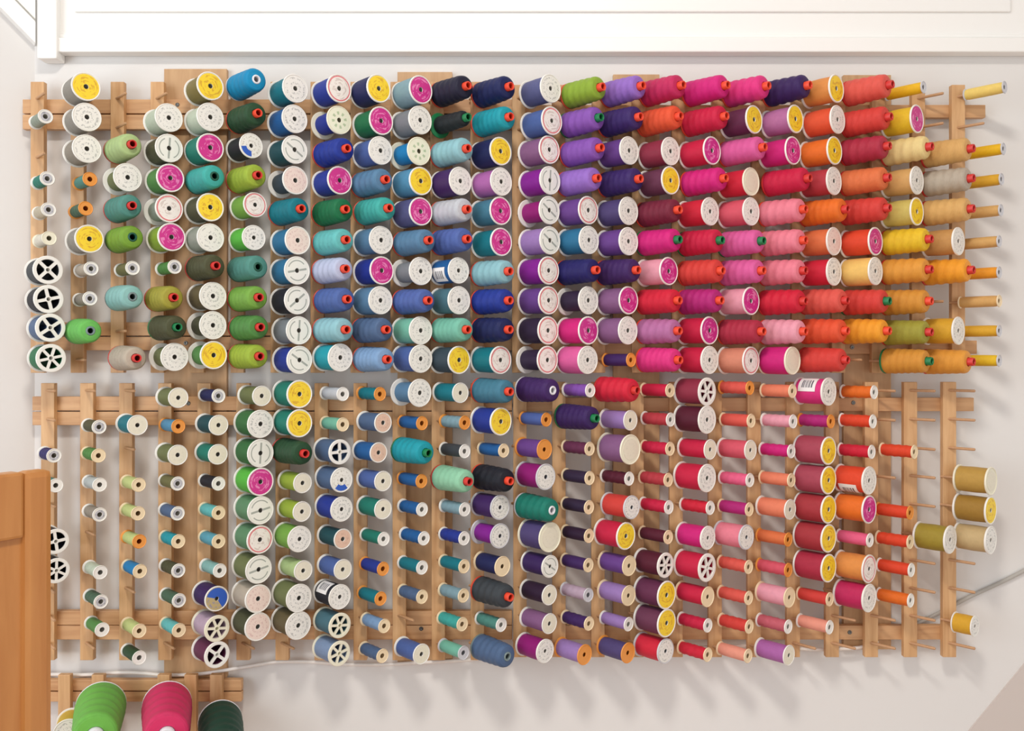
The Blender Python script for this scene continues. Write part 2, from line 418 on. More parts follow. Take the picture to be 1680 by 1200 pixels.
def wheel_mesh(name, R, L, spokes, mat):
    bm = bmesh.new(); ri = R * 0.74; rh = 5.0
    lathe(bm, [(3.0, 0), (R - 0.8, 0), (R, 0.8), (R, 2.4), (R - 0.8, 3), (ri + 1.2, 3.4), (ri + 1.2, L - 3.4), (R - 0.8, L - 3), (R, L - 2.2), (R, L - 0.8), (R - 0.8, L), (ri + 0.5, L),
               (ri, L - 0.7), (ri, L - 2.6), (ri, L - 3.0), (ri, 4), (rh, 4), (rh, L - 3.0), (rh, L - 2.6), (rh, L - 0.6), (rh - 0.6, L), (3.2, L), (3.0, L - 0.5)], 32)
    w = 2.5 if spokes == 4 else 2.1
    for k in range(spokes):
        a = 2 * math.pi * k / spokes + 0.5
        n0 = len(bm.verts)
        box_bm(bm, (rh - 0.5) * S, (ri + 0.6) * S, -w * S, w * S, (L - 3.0) * S, (L - 0.4) * S)
        bm.verts.ensure_lookup_table()
        ca, sa = math.cos(a), math.sin(a)
        for v in bm.verts[n0:]:
            x, y = v.co.x, v.co.y; v.co.x = x * ca - y * sa; v.co.y = x * sa + y * ca
    return mesh_from(bm, name, mat)

def thread_mesh(name, R, inner, z0, z1, bulge=0.0, seg=28, swirl=0.0, turns=5):
    bm = bmesh.new(); n = 14 if (bulge or swirl) else 3
    prof = [(inner, z0)]
    for i in range(n):
        t = i / (n - 1); edge = 0.0
        prof.append((R + bulge * math.sin(math.pi * t) - (0.7 if i in (0, n - 1) else 0), z0 + (z1 - z0) * t))
    prof.append((inner, z1))
    rf = None
    if swirl:
        rf = lambda z, a, r: 1.0 if r <= inner + 0.01 else 1 + swirl * math.sin(2 * math.pi * turns * (z - z0) / (z1 - z0) + a)
    lathe(bm, prof, seg, True, rf)
    return mesh_from(bm, name, MAT['thread'])

def cone_thread(name, turns, amp, r0=20.6, r1=18.3, L=LC, inner=7.4, seg=30):
    bm = bmesh.new(); prof = [(inner, 3.2)]; n = 30; zt = L - 9
    for i in range(n):
        t = i / (n - 1)
        prof.append((r0 + (r1 - r0) * t - (1.0 if i == 0 else 0), 3.2 + (zt - 5.5 - 3.2) * t))
    prof += [(r1 - 0.9, zt - 2.6), (r1 - 3.0, zt - 0.7), (r1 - 6, zt), (inner, zt + 0.3)]
    def rf(z, a, r):
        if r <= inner + 0.01 or z > zt - 4: return 1.0
        t = (z - 3.2) / (zt - 3.2)
        s_ = math.sin(2 * math.pi * turns * t + a)
        return 1 + amp * s_ * min(1, 5 * t) * min(1, 6 * (1 - t))
    lathe(bm, prof, seg, True, rf)
    return mesh_from(bm, name, MAT['thread'])

def cone_core(name, mat, flush, rb=20.5, L=LC, rt=6.6):
    bm = bmesh.new(); T = L - 7.2 if flush else L
    lathe(bm, [(3.0, 0), (rb - 0.6, 0), (rb, 0.8), (rb, 2.4), (rb - 0.8, 3.1), (7.6, 3.3), (7.2 if flush else rt, L - 9), (7.2 if flush else rt, T - 1), (rt - 0.4, T), (4.9, T), (4.3, T - 0.8), (4.2, T - 4), (5.9, T - 9), (6.3, 4), (3.0, 2)], 24)
    return mesh_from(bm, name, mat)

def disc_mesh(name, r_in, r_out, mat, seg=28):
    bm = bmesh.new(); lathe(bm, [(r_in, 0), (r_out, 0), (r_out, 0.35), (r_in, 0.35)], seg)
    return mesh_from(bm, name, mat, smooth=False)

bm = bmesh.new(); _ri = R0 * 0.74
lathe(bm, [(5.1, 4.1), (_ri - 0.1, 4.1), (_ri - 0.1, LK - 3.2), (_ri - 0.5, LK - 3.2), (_ri - 0.5, 4.8), (5.6, 4.8), (5.6, LK - 3.2), (5.1, LK - 3.2)], 28)
LINING = mesh_from(bm, 'shade_lining', MAT['lining'])  # lines the wheel-end cavities so their holes read as shaded
BODY, CORE = {}, {}
PL = {'w': 'white', 'i': 'ivory', 'c': 'cream', 'o': 'orangep', 'g': 'clear'}
for k, v in PL.items():
    BODY['K' + k] = body_mesh('spool_body', R0, LK, 10, MAT[v])
    BODY['M' + k] = body_mesh('spool_body', 16.4, LS, 9, MAT[v], hole=3.4, lip=1.2, thick=2.4, seg=24)
    BODY['S' + k] = body_mesh('spool_body', 11.4, LS, 7, MAT[v], hole=3.8, lip=1.0, thick=2.2, seg=20)
    BODY['T' + k] = body_mesh('spool_body', 10.0, 62.0, 6.4, MAT[v], hole=3.6, lip=0.9, thick=2.0, seg=20)
for k, n in (('4', 4), ('6', 6)):
    BODY['Kw' + k] = wheel_mesh('spool_body', R0, LK, n, MAT['white'])
    BODY['Ki' + k] = wheel_mesh('spool_body', R0, LK, n, MAT['ivory'])
TH = {'K': thread_mesh('thread', 20.6, 10.2, 3.4, LK - 3.4), 'Kt': thread_mesh('thread', 16.6, 10.2, 3.4, LK - 3.4), 'Kf': thread_mesh('thread', 21.8, 10.2, 3.4, LK - 3.4, 0.3),
      'Kx': thread_mesh('thread', 20.4, R0 * 0.74 + 1.3, 3.6, LK - 3.6),
      'M': thread_mesh('thread', 14.2, 9.2, 2.8, LS - 2.8, 0.3), 'S': thread_mesh('thread', 9.6, 7.2, 2.6, LS - 2.6, 0.4, 20),
      'Sw': thread_mesh('thread', 9.4, 7.2, 2.6, LS - 2.6, 0.3, 20, 0.05, 4), 'T': thread_mesh('thread', 8.8, 6.6, 2.4, 59.6, 0.2, 20)}
CT = [cone_thread('thread', 5, 0.03), cone_thread('thread', 4.4, 0.036), cone_thread('thread', 6, 0.024), cone_thread('thread', 5.4, 0.016)]
CT_THIN = cone_thread('thread', 5, 0.02, 14.5, 12.5)
for k in 'orgdwk': CORE[k] = cone_core('cone_core', MAT['tip_' + k], k in 'dwk')
LAB = {k: disc_mesh('front_label', 3.9, R0 - 2.6, m) for k, m in LABEL.items()}
LAB['O'] = disc_mesh('front_label', 0.3, R0 - 6.5, LABEL['O'])
LABM = {k: disc_mesh('front_label', 3.7, 14.2, LABEL[k], 24) for k in 'wkpO'}
LABS = {k: disc_mesh('front_label', 4.1, 7.6, LABEL[k], 20) for k in 's'}
bm = bmesh.new(); grid = []
for rr in (20.7, 21.3):
    for i in range(9):
        a = math.radians(-36 + 9 * i)
        grid.append([bm.verts.new((rr * S * math.cos(a), rr * S * math.sin(a), z * S)) for z in (9, 39)])
for i in range(8):
    bm.faces.new((grid[i][0], grid[i + 1][0], grid[i + 1][1], grid[i][1])); bm.faces.new((grid[9 + i][0], grid[9 + i][1], grid[10 + i][1], grid[10 + i][0]))
    for j in (0, 1): bm.faces.new((grid[i][j], grid[i + 1][j], grid[10 + i][j], grid[9 + i][j]))
for i in (0, 8): bm.faces.new((grid[i][0], grid[i][1], grid[9 + i][1], grid[9 + i][0]))
BARCODE = mesh_from(bm, 'barcode_label', MAT['barcode'])

# ------------------------------------------------------------------ colours as they read in the photo
PAL = {}
for line in """
taupe 152 148 140|greybrown 150 142 130|khaki 128 116 66|cyan blue 10 140 190|teal 20 120 135|royal blue 38 58 150|navy 30 38 88|grey blue 132 164 176
midnight 34 34 56|slate violet 92 96 142|lime 142 172 62|lavender 152 112 200|raspberry 198 48 98|magenta 214 44 128|hot pink 226 60 134|dark violet 58 34 92
peach 232 152 84|coral 228 96 86|yellow 242 192 52|pale yellow 246 216 124|sage grey 150 160 146|pale sage 196 208 188|dark green 42 76 50|blue 36 96 158
deep royal 30 50 146|emerald 30 112 72|grey 128 134 140|black green 34 40 44|turquoise 40 158 174|denim blue 80 104 166|violet 138 88 180|deep violet 60 40 104
orange coral 232 92 62|crimson 206 40 74|plum 104 48 80|mauve 186 116 166|red coral 218 72 66|golden yellow 238 198 60|pale green 176 200 140|dark olive 78 80 56
teal green 32 124 108|dark teal 28 76 84|cerulean 18 128 188|pale aqua 146 194 204|dusty mauve 140 96 140|purple 108 68 144|wine 148 52 74|orchid pink 222 100 162
orange 236 118 50|dark crimson 178 52 74|cream 240 216 152|tan 222 176 112|olive 112 120 78|green 84 138 72|aqua teal 70 172 164|yellow green 156 180 68
dark slate 56 72 84|steel blue 90 130 164|sky blue 88 148 184|deep purple 66 38 98|orchid 178 106 174|bright purple 136 34 150|burgundy plum 110 58 84|rosewood 188 64 74
orange peach 228 122 78|greige 188 176 160|gold 228 176 64|beige 196 186 164|smoky green 74 104 84|grey teal 84 142 132|leaf green 122 170 76|dusky blue 86 88 134
silver 196 200 208|steel teal 72 126 150|berry 150 28 118|dusky purple 82 70 120|maroon 122 40 62|red 214 44 66|rose 220 92 110|pink 238 136 154
khaki yellow 216 198 112|off white 226 220 204|grass green 122 162 62|bright green 94 186 72|ocean blue 46 114 154|aqua 106 190 190|periwinkle 82 104 170|lilac 160 128 190
salmon 240 138 108|red orange 230 78 52|light brown 206 156 98|charcoal 62 68 74|drab 112 110 70|pale lavender 188 196 224|navy violet 38 34 100|pale pink 240 166 184
pale gold 246 202 118|orange gold 230 160 72|black 32 34 44|pale teal 142 190 186|olive yellow 164 158 68|olive brown 100 90 62|slate teal 76 116 130|magenta purple 184 46 124
ochre 218 152 68|slate blue 82 106 142|light green 112 190 96|mint 122 190 168|eggplant 50 36 64|amber 246 166 60|light steel 130 164 204|tan rose 220 142 118
pale mint 152 210 176|pale grey 186 194 194|pale lime 200 212 142|dusty red 172 74 92|bronze 172 132 68|brown red 172 58 66|bright pink 240 106 146|sand 206 180 134|light bronze 196 158 84|dark bronze 168 130 62|olive gold 166 146 62|mauve grey 192 168 188
black purple 48 26 54|dusty rose 202 102 116|pale salmon 242 162 142|deep maroon 90 30 50|aqua blue 98 168 188|blue grey 134 156 190|sage green 98 142 106|forest green 58 112 64|lime green 118 206 66
""".strip().replace('\n', '|').split('|'):
    t = line.split(); PAL[' '.join(t[:-3])] = tuple(int(v) for v in t[-3:])

# ------------------------------------------------------------------ spool table: col:x,type,colour,front[,y][,radius]
# types: K big flanged spool (Kt little thread, Kf full), M medium, S small (Sw wavy), T thin tall, C cone (Ct thin)
UP = """
2:140,Kf,taupe,y,142;5:341,K,khaki,y,141;6:414,C,cyan blue,w,130;7:485,K,teal,w;8:557,K,royal blue,r;9:622,Kf,navy,y;10:691,Kf,grey blue,m,147;11:761,C,midnight,o,140;12:839,C,navy,o,141;13:904,K,slate violet,w;14:990,C,lime,o,142;15:1056,C,lavender,o,140;16:1122,C,raspberry,o,139;17:1195,C,magenta,o,139;18:1262,C,hot pink,o,140;19:1330,C,dark violet,o,139;20:1373,K,peach,y;21:1465,C,coral,r,138;22:1516,T,yellow,g,143;24:1649,T,pale yellow,g,143
1:75,S,sage grey,s,191;2:143,K,taupe,w,192;4:275,K,pale sage,w,193;5:341,K,pale sage,w,192;6:421,C,dark green,o,185;7:484,K,blue,w;8:557,Kt,deep royal,g,197;9:626,K,emerald,m,198;10:690,K,grey,w,197;11:769,Ct,black green,g,192;12:839,C,turquoise,o,191;13:906,K,denim blue,r,198;14:987,C,violet,g,192;15:1052,C,deep violet,o,191;16:1118,C,orange coral,o,190;17:1193,C,crimson,o,190;18:1238,K,plum,y,196;19:1306,K,mauve,y;20:1375,K,orange coral,w,196;21:1463,C,red coral,r,191;22:1504,K,golden yellow,m
2:143,K,greybrown,w,244;3:215,C,pale green,r,236;4:278,K,dark olive,d,243;5:343,Kf,teal green,m,242;6:399,K,black green,b,239,20;7:484,K,dark teal,d;8:571,C,royal blue,o,243;9:625,K,denim blue,w,247;10:688,Kt,cerulean,g,248;11:763,C,pale aqua,o,243;12:822,Kf,navy,y,248;13:902,K,dusty mauve,r;14:988,C,violet,o,242;15:1033,K,purple,w,247;16:1101,K,wine,w,248;17:1169,K,crimson,m,247;18:1256,C,orchid pink,o,241;19:1302,K,magenta,m,247;20:1370,K,orange,y,247;21:1458,C,dark crimson,r,239;22:1530,C,cream,r,240;23:1597,C,tan,r,243;24:1647,T,yellow,g,244
1:78,S,teal green,s,293;2:148,S,grey teal,o,294;3:210,Kt,olive,w,291;4:280,K,green,m,292;5:352,C,aqua teal,d,289;6:422,C,yellow green,r,287;7:485,Kt,dark slate,p;8:558,K,royal blue,m;9:635,C,steel blue,o,294;10:691,Kf,sky blue,y,297;11:756,Kf,deep purple,w,297;12:823,K,orchid,w,298;13:903,K,bright purple,d;14:983,C,lavender,o,292;15:1052,C,deep violet,o,293;16:1101,K,burgundy plum,y;17:1192,C,magenta,o,292;18:1232,K,red,O,298;19:1330,C,crimson,r,292;20:1369,K,rosewood,w,297;21:1459,C,orange peach,r,291;22:1501,K,tan,w;23:1596,C,greige,r,292;24:1644,T,gold,g,294
1:80,S,beige,s,344;2:141,S,smoky green,o,342;3:212,C,grey teal,r,337;4:278,Kt,sage grey,r,342;5:345,K,dark olive,y,340;6:419,K,leaf green,r,336,20;7:496,C,teal,o,342;8:569,C,emerald,o,343;9:640,C,aqua teal,o,341;10:691,Kf,dusky blue,m,347;11:768,C,silver,o,343;12:822,K,steel teal,m,346;13:902,Kt,berry,d;14:966,K,purple,r;15:1032,K,dusky purple,w,346;16:1115,C,maroon,o,344;17:1166,K,red,w,347;18:1232,K,rose,w,347;19:1320,C,pink,o,343;20:1390,C,orange,r,343;21:1456,C,red coral,r,341;22:1499,K,khaki yellow,y,347;23:1592,C,tan,r,342;24:1643,T,tan,g,345
1:81,S,off white,i,391;2:147,K,taupe,y,392;3:218,C,grass green,d,389;4:282,K,lime,m,389;5:346,K,sage grey,w,390;6:417,K,bright green,w,390,20;7:489,K,ocean blue,p;8:570,C,aqua,o,393;9:626,K,steel blue,w,394;10:706,C,steel blue,o,394;11:765,C,periwinkle,o,392;12:823,K,teal,m,397;13:903,K,lilac,d;14:967,K,ocean blue,w,394;15:1032,K,purple,w,396;16:1115,C,magenta,g,393;17:1186,C,crimson,g,394;18:1252,C,orchid pink,g,395;19:1320,C,pink,o,394;20:1365,K,orange peach,p,396;21:1429,K,red orange,m,396;22:1522,C,golden yellow,r,392;23:1565,K,light brown,w,396;24:1639,T,tan,g,396
1:79,K,charcoal,4,443;2:150,S,greige,s,441;3:218,S,drab,s,440;4:287,S,green,s,438;5:352,C,dark olive,r,436;6:424,C,grey teal,d,438;7:488,K,ocean blue,d;8:569,C,pale lavender,o,441;9:627,K,deep royal,m;10:691,Kt,grey,w,445;11:752,K,blue,w,444,21,b;12:833,C,pale aqua,o,445;13:901,K,bright purple,r;14:981,C,navy violet,o,443;15:1048,C,deep purple,o,443;16:1098,K,pale pink,m,445;17:1187,C,red coral,o,444;18:1251,C,orchid pink,o,444;19:1318,C,pink,r,444;20:1364,K,red,w,446;21:1428,Kf,pale gold,w,445;22:1520,C,orange gold,r,442;23:1589,C,amber,r,443;24:1638,T,amber,g,447
1:80,K,black,4,491;2:148,S,greybrown,s,490;3:218,C,pale teal,k,487;4:286,C,olive yellow,r,488;5:350,K,olive brown,w,486;6:427,C,leaf green,r,488;7:488,K,black,d;8:572,C,denim blue,o,491;9:625,Kf,steel blue,w;10:705,C,periwinkle,o;11:752,K,slate teal,w;12:832,C,royal blue,o;13:901,K,purple,r;14:966,Kt,eggplant,w;15:1032,K,dusty mauve,m;16:1116,C,red,o;17:1181,C,magenta purple,o;18:1230,K,pale pink,m,494;19:1318,C,red,r,494;20:1387,C,coral,r,493;21:1450,C,red coral,g,494;22:1521,C,ochre,o,494;24:1636,T,tan,c,494
1:83,K,slate blue,4,538;2:149,C,light green,k,543;4:293,C,dark olive,g,537;5:350,Kt,dark olive,w,534;6:429,C,green,r,537;7:491,K,grey,d;8:570,C,pale aqua,o,541;9:636,C,slate blue,o,541;10:691,K,mint,w;11:763,C,mint,o,541;12:832,C,navy,o,541;13:900,K,eggplant,r;14:966,K,magenta,m;15:1031,K,dusty mauve,w;16:1115,C,mauve,o,543;17:1164,K,crimson,m;18:1250,C,dark crimson,o,544;19:1316,C,pale pink,o,544;20:1385,C,orange coral,o,543;21:1447,C,amber,o,543;22:1517,C,olive yellow,r,545;23:1560,K,gold,w,543;24:1636,T,gold,g,543
1:84,K,emerald,6,588;3:226,C,greige,r,588;4:287,Kt,olive,w,586;5:351,Kt,green,y,583;6:428,C,yellow green,r,585;7:492,K,royal blue,d;8:559,K,turquoise,w,587;9:638,C,light steel,o,590;10:691,K,denim blue,w,589;11:752,K,dark slate,y;12:819,K,teal,r;13:899,Kt,eggplant,r;14:965,Kf,orchid pink,w;15:1036,S,deep purple,o;16:1117,C,hot pink,o;17:1162,K,crimson,w;18:1226,K,tan rose,r,592;19:1291,Kf,magenta,O,592;20:1386,C,red coral,r,591;22:1514,C,ochre,g,593;23:1583,C,orange gold,r,594;24:1634,T,golden yellow,g,592
""".strip().split('\n')
LO = """
4:293,M,olive,w,653;5:359,S,navy,s,650;6:430,M,olive,w,650;7:492,K,teal green,y,647;8:563,S,silver,w,647;9:624,S,teal,o,647;10:689,Kt,steel blue,w,645;11:756,M,teal,w,645;12:835,C,steel teal,o;13:908,C,deep purple,w,641;14:969,Sw,violet,w,641;15:1044,C,red,r,641;16:1100,S,crimson,c,641;17:1155,K,wine,6;18:1231,S,coral,o,637;19:1301,S,salmon,c,642;20:1358,K,hot pink,w,643,,b;21:1435,S,orange,w,644
2:163,S,dark olive,s,701;3:226,M,teal,w,698;4:293,S,sky blue,o,700;5:359,M,dark teal,w,698;6:428,K,forest green,w,696;7:492,K,teal green,y,695;8:563,S,mint,c,697;9:629,M,slate blue,k,694;10:693,S,blue,o,695;11:763,Sw,grey blue,o,694;12:822,K,royal blue,y;13:897,S,periwinkle,o,689;14:980,C,dark violet,g,687;15:1035,M,lilac,w,690;16:1101,Sw,rosewood,w,689;17:1158,K,deep maroon,w,689;18:1233,S,coral,c,691;19:1302,S,pale pink,w;20:1364,S,magenta purple,o;21:1433,S,red orange,w
1:89,S,navy violet,s,748;2:162,S,green,c,748;4:292,M,olive,w,747;5:358,M,teal green,w,746;6:428,K,forest green,d,744;7:499,C,dark green,r,745;8:558,K,slate blue,4,742,20;9:618,M,blue,k,743;10:701,C,turquoise,g,744;11:763,S,charcoal,w;12:827,S,blue,c,740;13:894,M,purple,o,738;14:968,S,plum,c,737;15:1035,K,dusty mauve,O,738,24;16:1100,Sw,crimson,c,737;17:1166,M,crimson,w,738;18:1232,M,rose,w,739;19:1299,S,magenta,w;20:1356,Kf,dusty red,y,740;21:1431,S,red,w,742;22:1501,S,red orange,c,742
1:92,S,grey teal,w,797;2:164,S,pale grey,w,796;3:228,S,pale lime,c,796;4:292,S,drab,s,794;5:359,S,black,w,794;6:428,K,bright green,m,791;7:497,M,yellow green,w,793;8:561,K,slate blue,b,788,20;9:629,M,denim blue,w,790;10:692,S,blue,o,790;11:771,C,pale mint,r,791;12:832,C,black,o,790;13:896,K,berry,w,783,21,g;14:968,S,eggplant,c,785;15:1033,S,deep maroon,w,786;16:1097,Sw,rosewood,c,788;17:1157,K,crimson,w,785;18:1231,Sw,bright pink,w;19:1299,S,salmon,c;20:1355,Kf,dusty red,y;21:1421,K,red orange,w,789,,b;24:1627,K,light bronze,O,790
2:164,S,greybrown,s,845;3:227,S,pale lime,c,843;4:292,S,slate blue,s,843;5:359,S,aqua,c,842;6:428,K,sage green,d,838;7:496,M,yellow green,w,840;8:561,K,royal blue,w,836,20;9:629,M,teal green,w,836;10:693,S,blue,w;11:763,S,grey blue,w;12:821,K,deep purple,w,833,20,g;13:905,C,teal green,w,838;14:967,S,eggplant,c,833;15:1037,K,red coral,w,833,19,g;16:1098,S,crimson,w,833;17:1166,S,red,w,834;18:1230,S,magenta purple,c;19:1297,M,salmon,w;20:1354,Kf,brown red,y;21:1421,K,orange,m;22:1494,S,red orange,o,842;24:1623,K,dark bronze,y,838
1:92,K,black,4,889,20;3:229,S,pale lime,o,889;4:293,S,turquoise,c,889;5:359,S,aqua blue,c,889;6:427,K,sage green,r,886;7:492,K,leaf green,w,885,21;8:563,M,dark teal,k,885;9:630,S,teal green,w,885;10:696,S,blue,w;11:762,S,royal blue,w;12:820,Kt,bright purple,w,880,20,g;13:903,K,dusky purple,O,882,24;14:967,S,black purple,c,880;15:1025,K,crimson,y,880,22;16:1097,S,deep maroon,c,882;17:1162,K,magenta,w,883,19;18:1221,K,pink,w,882,20,g;19:1294,S,orange peach,o,886;20:1353,Kf,brown red,y;21:1428,S,bright pink,w,887;22:1494,S,red orange,c,890;23:1554,K,olive gold,w,886;24:1622,K,sand,w,887
1:93,K,black,6,937,20;2:165,S,pale sage,w,940;3:230,S,cerulean,c,938;4:293,S,dark olive,s,937;5:361,S,pale teal,w,937;6:425,K,olive,d,935;7:498,M,pale green,w,937;8:563,M,denim blue,w,935;9:629,S,royal blue,o,934;10:693,S,teal,w;11:762,S,teal,c,930;12:825,M,navy,c,930;13:903,K,dark violet,d,930,18;14:966,S,deep purple,c,928;15:1033,M,purple,c,929;16:1086,K,deep maroon,6,928,20;17:1152,K,crimson,6,932;18:1229,S,coral,c,931;19:1294,Sw,rose,o,936;20:1352,Kf,dark crimson,y,933;21:1417,K,peach,r,934;22:1496,S,red orange,w,936
2:166,S,smoky green,s,988;4:294,S,smoky green,s,986;5:356,K,dark violet,B,983,20;6:424,K,greige,p,983;7:491,K,olive,w,982;8:558,K,black,w,980,20,b;9:625,S,teal,o,983;10:693,S,slate blue,c;11:761,S,grey blue,c,978;12:832,C,charcoal,o,981;13:902,M,black purple,w,977;14:966,Sw,mauve grey,g,977;15:1032,M,lilac,c,978;16:1088,K,plum,y,977;17:1162,M,crimson,c,980;18:1229,Sw,coral,c,982;19:1296,M,pale pink,c,981;20:1362,S,red coral,c,984;21:1418,K,raspberry,w,982;22:1495,S,orange,w,986
2:168,S,green,w,1034;3:229,S,pale lime,c,1036;4:294,S,aqua,c,1035;5:343,K,mauve grey,i6,1032,21;6:423,K,dark olive,p,1029;7:490,K,olive brown,w,1027;8:558,K,slate teal,i6,1027,20;9:631,S,light steel,c,1028;11:759,S,aqua teal,c,1025;12:823,S,grey teal,w,1026;13:902,M,dusty mauve,w,1024;14:967,S,deep purple,c,1024;15:1032,S,lilac,w,1025;16:1088,K,burgundy plum,y,1023;17:1162,S,crimson,w,1027;18:1230,S,red coral,c,1029;19:1294,S,dusty rose,w,1029;20:1362,S,pale salmon,w,1030;24:1594,Kp,gold,w,1028,17
3:229,S,dark green,w,1080;5:356,K,plum,4,1075,21;8:557,K,blue grey,i6,1073,20;9:628,S,slate blue,c,1077;10:692,M,denim blue,w,1074;11:761,S,mint,g,1072;12:826,C,slate blue,k,1078;13:895,K,berry,w,1069,19;14:958,M,lilac,o,1075;15:1031,M,dusky purple,o,1072;16:1089,K,red,w,1069,20,g;17:1162,S,red,c,1075;18:1228,S,pale salmon,c,1077;19:1295,M,orchid,w,1076
""".strip().split('\n')

ORD = ['', 'first', 'second', 'third', 'fourth', 'fifth', 'sixth', 'seventh', 'eighth', 'ninth', 'tenth', 'eleventh', 'twelfth', 'thirteenth', 'fourteenth',
       'fifteenth', 'sixteenth', 'seventeenth', 'eighteenth', 'nineteenth', 'twentieth', 'twenty-first', 'twenty-second', 'twenty-third', 'twenty-fourth']
FRONT = {'w': 'white printed end', 'p': 'pinkish end', 'y': 'yellow label', 'm': 'magenta label', 'r': 'red-ringed label', 'd': 'white barred label', 'g': 'dotted ivory end',
         'b': 'blue and white end', 'B': 'blue label', 'O': 'plain ivory end', '4': 'four-spoke white end', '6': 'six-spoke white end', 'i6': 'six-spoke ivory end'}
FRONT_S = {'w': 'white end', 's': 'silver-centred end', 'c': 'cream end', 'o': 'orange end', 'i': 'ivory end', 'g': 'grey end', 'k': 'tan end'}
TIP = {'o': 'orange tip', 'r': 'red tip', 'g': 'green tip', 'd': 'dark green tip', 'w': 'white tip', 'k': 'grey tip'}

def tcol(rgb):
    r, g, b, _ = lin(rgb); m = 0.3 * r + 0.59 * g + 0.11 * b
    return tuple(max(0.004, (m + (v - m) * 1.03) * 0.86) for v in (r, g, b)) + (1.0,)

def place(zone, row, nth, col, x, y, typ, colour, front, rad, extra):
    slx = (UP_SL if zone == 'U' else LO_SL)[col - 1]
    r = {'K': R0, 'M': 16.4, 'S': 11.4, 'T': 10.0, 'C': 20.6}[typ[0]]
    L = {'K': LK, 'M': LS, 'S': LS, 'T': 62.0, 'C': LC}[typ[0]]
    zs = 1.0
    if typ == 'Kp': zs = 0.62
    L *= zs
    if typ[0] == 'C' and front in 'dwk': L -= 7.2
    sc = 1.0
    if rad: sc = rad / R0; r = rad
    dmin = L * math.cos(ALPHA) + r * math.sin(ALPHA) + 1.5
    X = x - CX; sx = slx - CX
    d = (X - sx) / (X / D + math.tan(ALPHA))
    d = min(max(d, dmin), dmin + 14)
    face = W(x, y, d)
    base = face - AX * (L * S)
    root_pt = face - AX * (d * S / math.cos(ALPHA))
    # keep the peg's foot on its slat
    dx = root_pt.x / S - sx
    lim = 9.0
    if abs(dx) > lim:
        sh = (lim if dx > 0 else -lim) - dx
        base.x += sh * S; root_pt.x += sh * S
        SHIFTED.append((zone, row, col, round(sh, 1)))
    add_peg(zone, col - 1, root_pt.x, root_pt.z)
    OCC.add((zone, row, col))
    c = tcol(PAL[colour])
    spin = random.uniform(-0.5, 0.5) if typ[0] == 'K' else random.uniform(0, 6.28)
    if front == 'd': spin = random.choice((0.2, 0.7, 1.5, -0.6))
    q = Q_AX @ Quaternion((0, 0, 1), spin)
    kind = {'K': 'thread spool', 'M': 'medium spool', 'S': 'small spool', 'T': 'slim spool', 'C': 'thread cone'}[typ[0]]
    nm = {'K': 'thread_spool', 'M': 'thread_spool', 'S': 'small_thread_spool', 'T': 'slim_thread_spool', 'C': 'thread_cone'}[typ[0]]
    fr = TIP[front] if typ[0] == 'C' else (FRONT[front] if typ[0] == 'K' else FRONT_S[front])
    lab = f"{colour} {kind} with {fr}, {ORD[nth]} from left in {ORD[row]} {'upper' if zone == 'U' else 'lower'} row"
    root = obj(nm, None, None, base, q)
    root.scale = (sc, sc, zs); root.empty_display_size = 0.01
    tag(root, lab, 'spool' if typ[0] != 'C' else 'thread cone',
        {'K': 'big flanged thread spools on the racks', 'M': 'medium thread spools on the racks', 'S': 'small thread spools on the racks', 'T': 'slim thread spools at the right edge', 'C': 'thread cones on the racks'}[typ[0]])
    if typ[0] == 'C':
        thin = typ == 'Ct'
        obj('cone_core', CORE[front], root)
        obj('thread', CT_THIN if thin else random.choice(CT), root, color=c)
        return
    if typ[0] == 'K':
        if front in ('4', '6', 'i6'):
            obj('spool_body', BODY['K' + ('i' if front[0] == 'i' else 'w') + front[-1]], root)
            obj('thread', TH['Kx'], root, color=c); obj('shade_lining', LINING, root, color=c)
        else:
            bd = 'g' if 'g' in extra else ('i' if front in ('O', 'g') else 'w')
            obj('spool_body', BODY['K' + bd], root)
            obj('thread', TH['Kt' if typ == 'Kt' else 'Kf' if typ == 'Kf' else 'K'], root, color=c)
            obj('front_label', LAB[front], root, (0, 0, (LK - 0.85) * S))
        if 'b' in extra:
            o = obj('barcode_label', BARCODE, root, (0, 0, 0), Quaternion((0, 0, 1), {('L', 1): 2.5, ('L', 8): 2.3, ('L', 4): 4.1, ('U', 7): 3.5}[(zone, row)] - spin))
            o['label'] = 'white barcode sticker'
        return
    bd = {'w': 'w', 's': 'w', 'c': 'c', 'o': 'o', 'i': 'i', 'g': 'g', 'k': 'w'}[front]
    t0 = typ[0]
    obj('spool_body', BODY[t0 + bd], root)
    obj('thread', TH['Sw' if t0 == 'S' and (typ == 'Sw' or random.random() < 0.5) else t0], root, color=c)
    if t0 == 'M' and front in 'wk': obj('front_label', LABM['O' if front == 'w' else 'k'], root, (0, 0, (LS - 0.85) * S))
    if t0 == 'S' and front == 's': obj('front_label', LABS['s'], root, (0, 0, (LS - 0.85) * S))

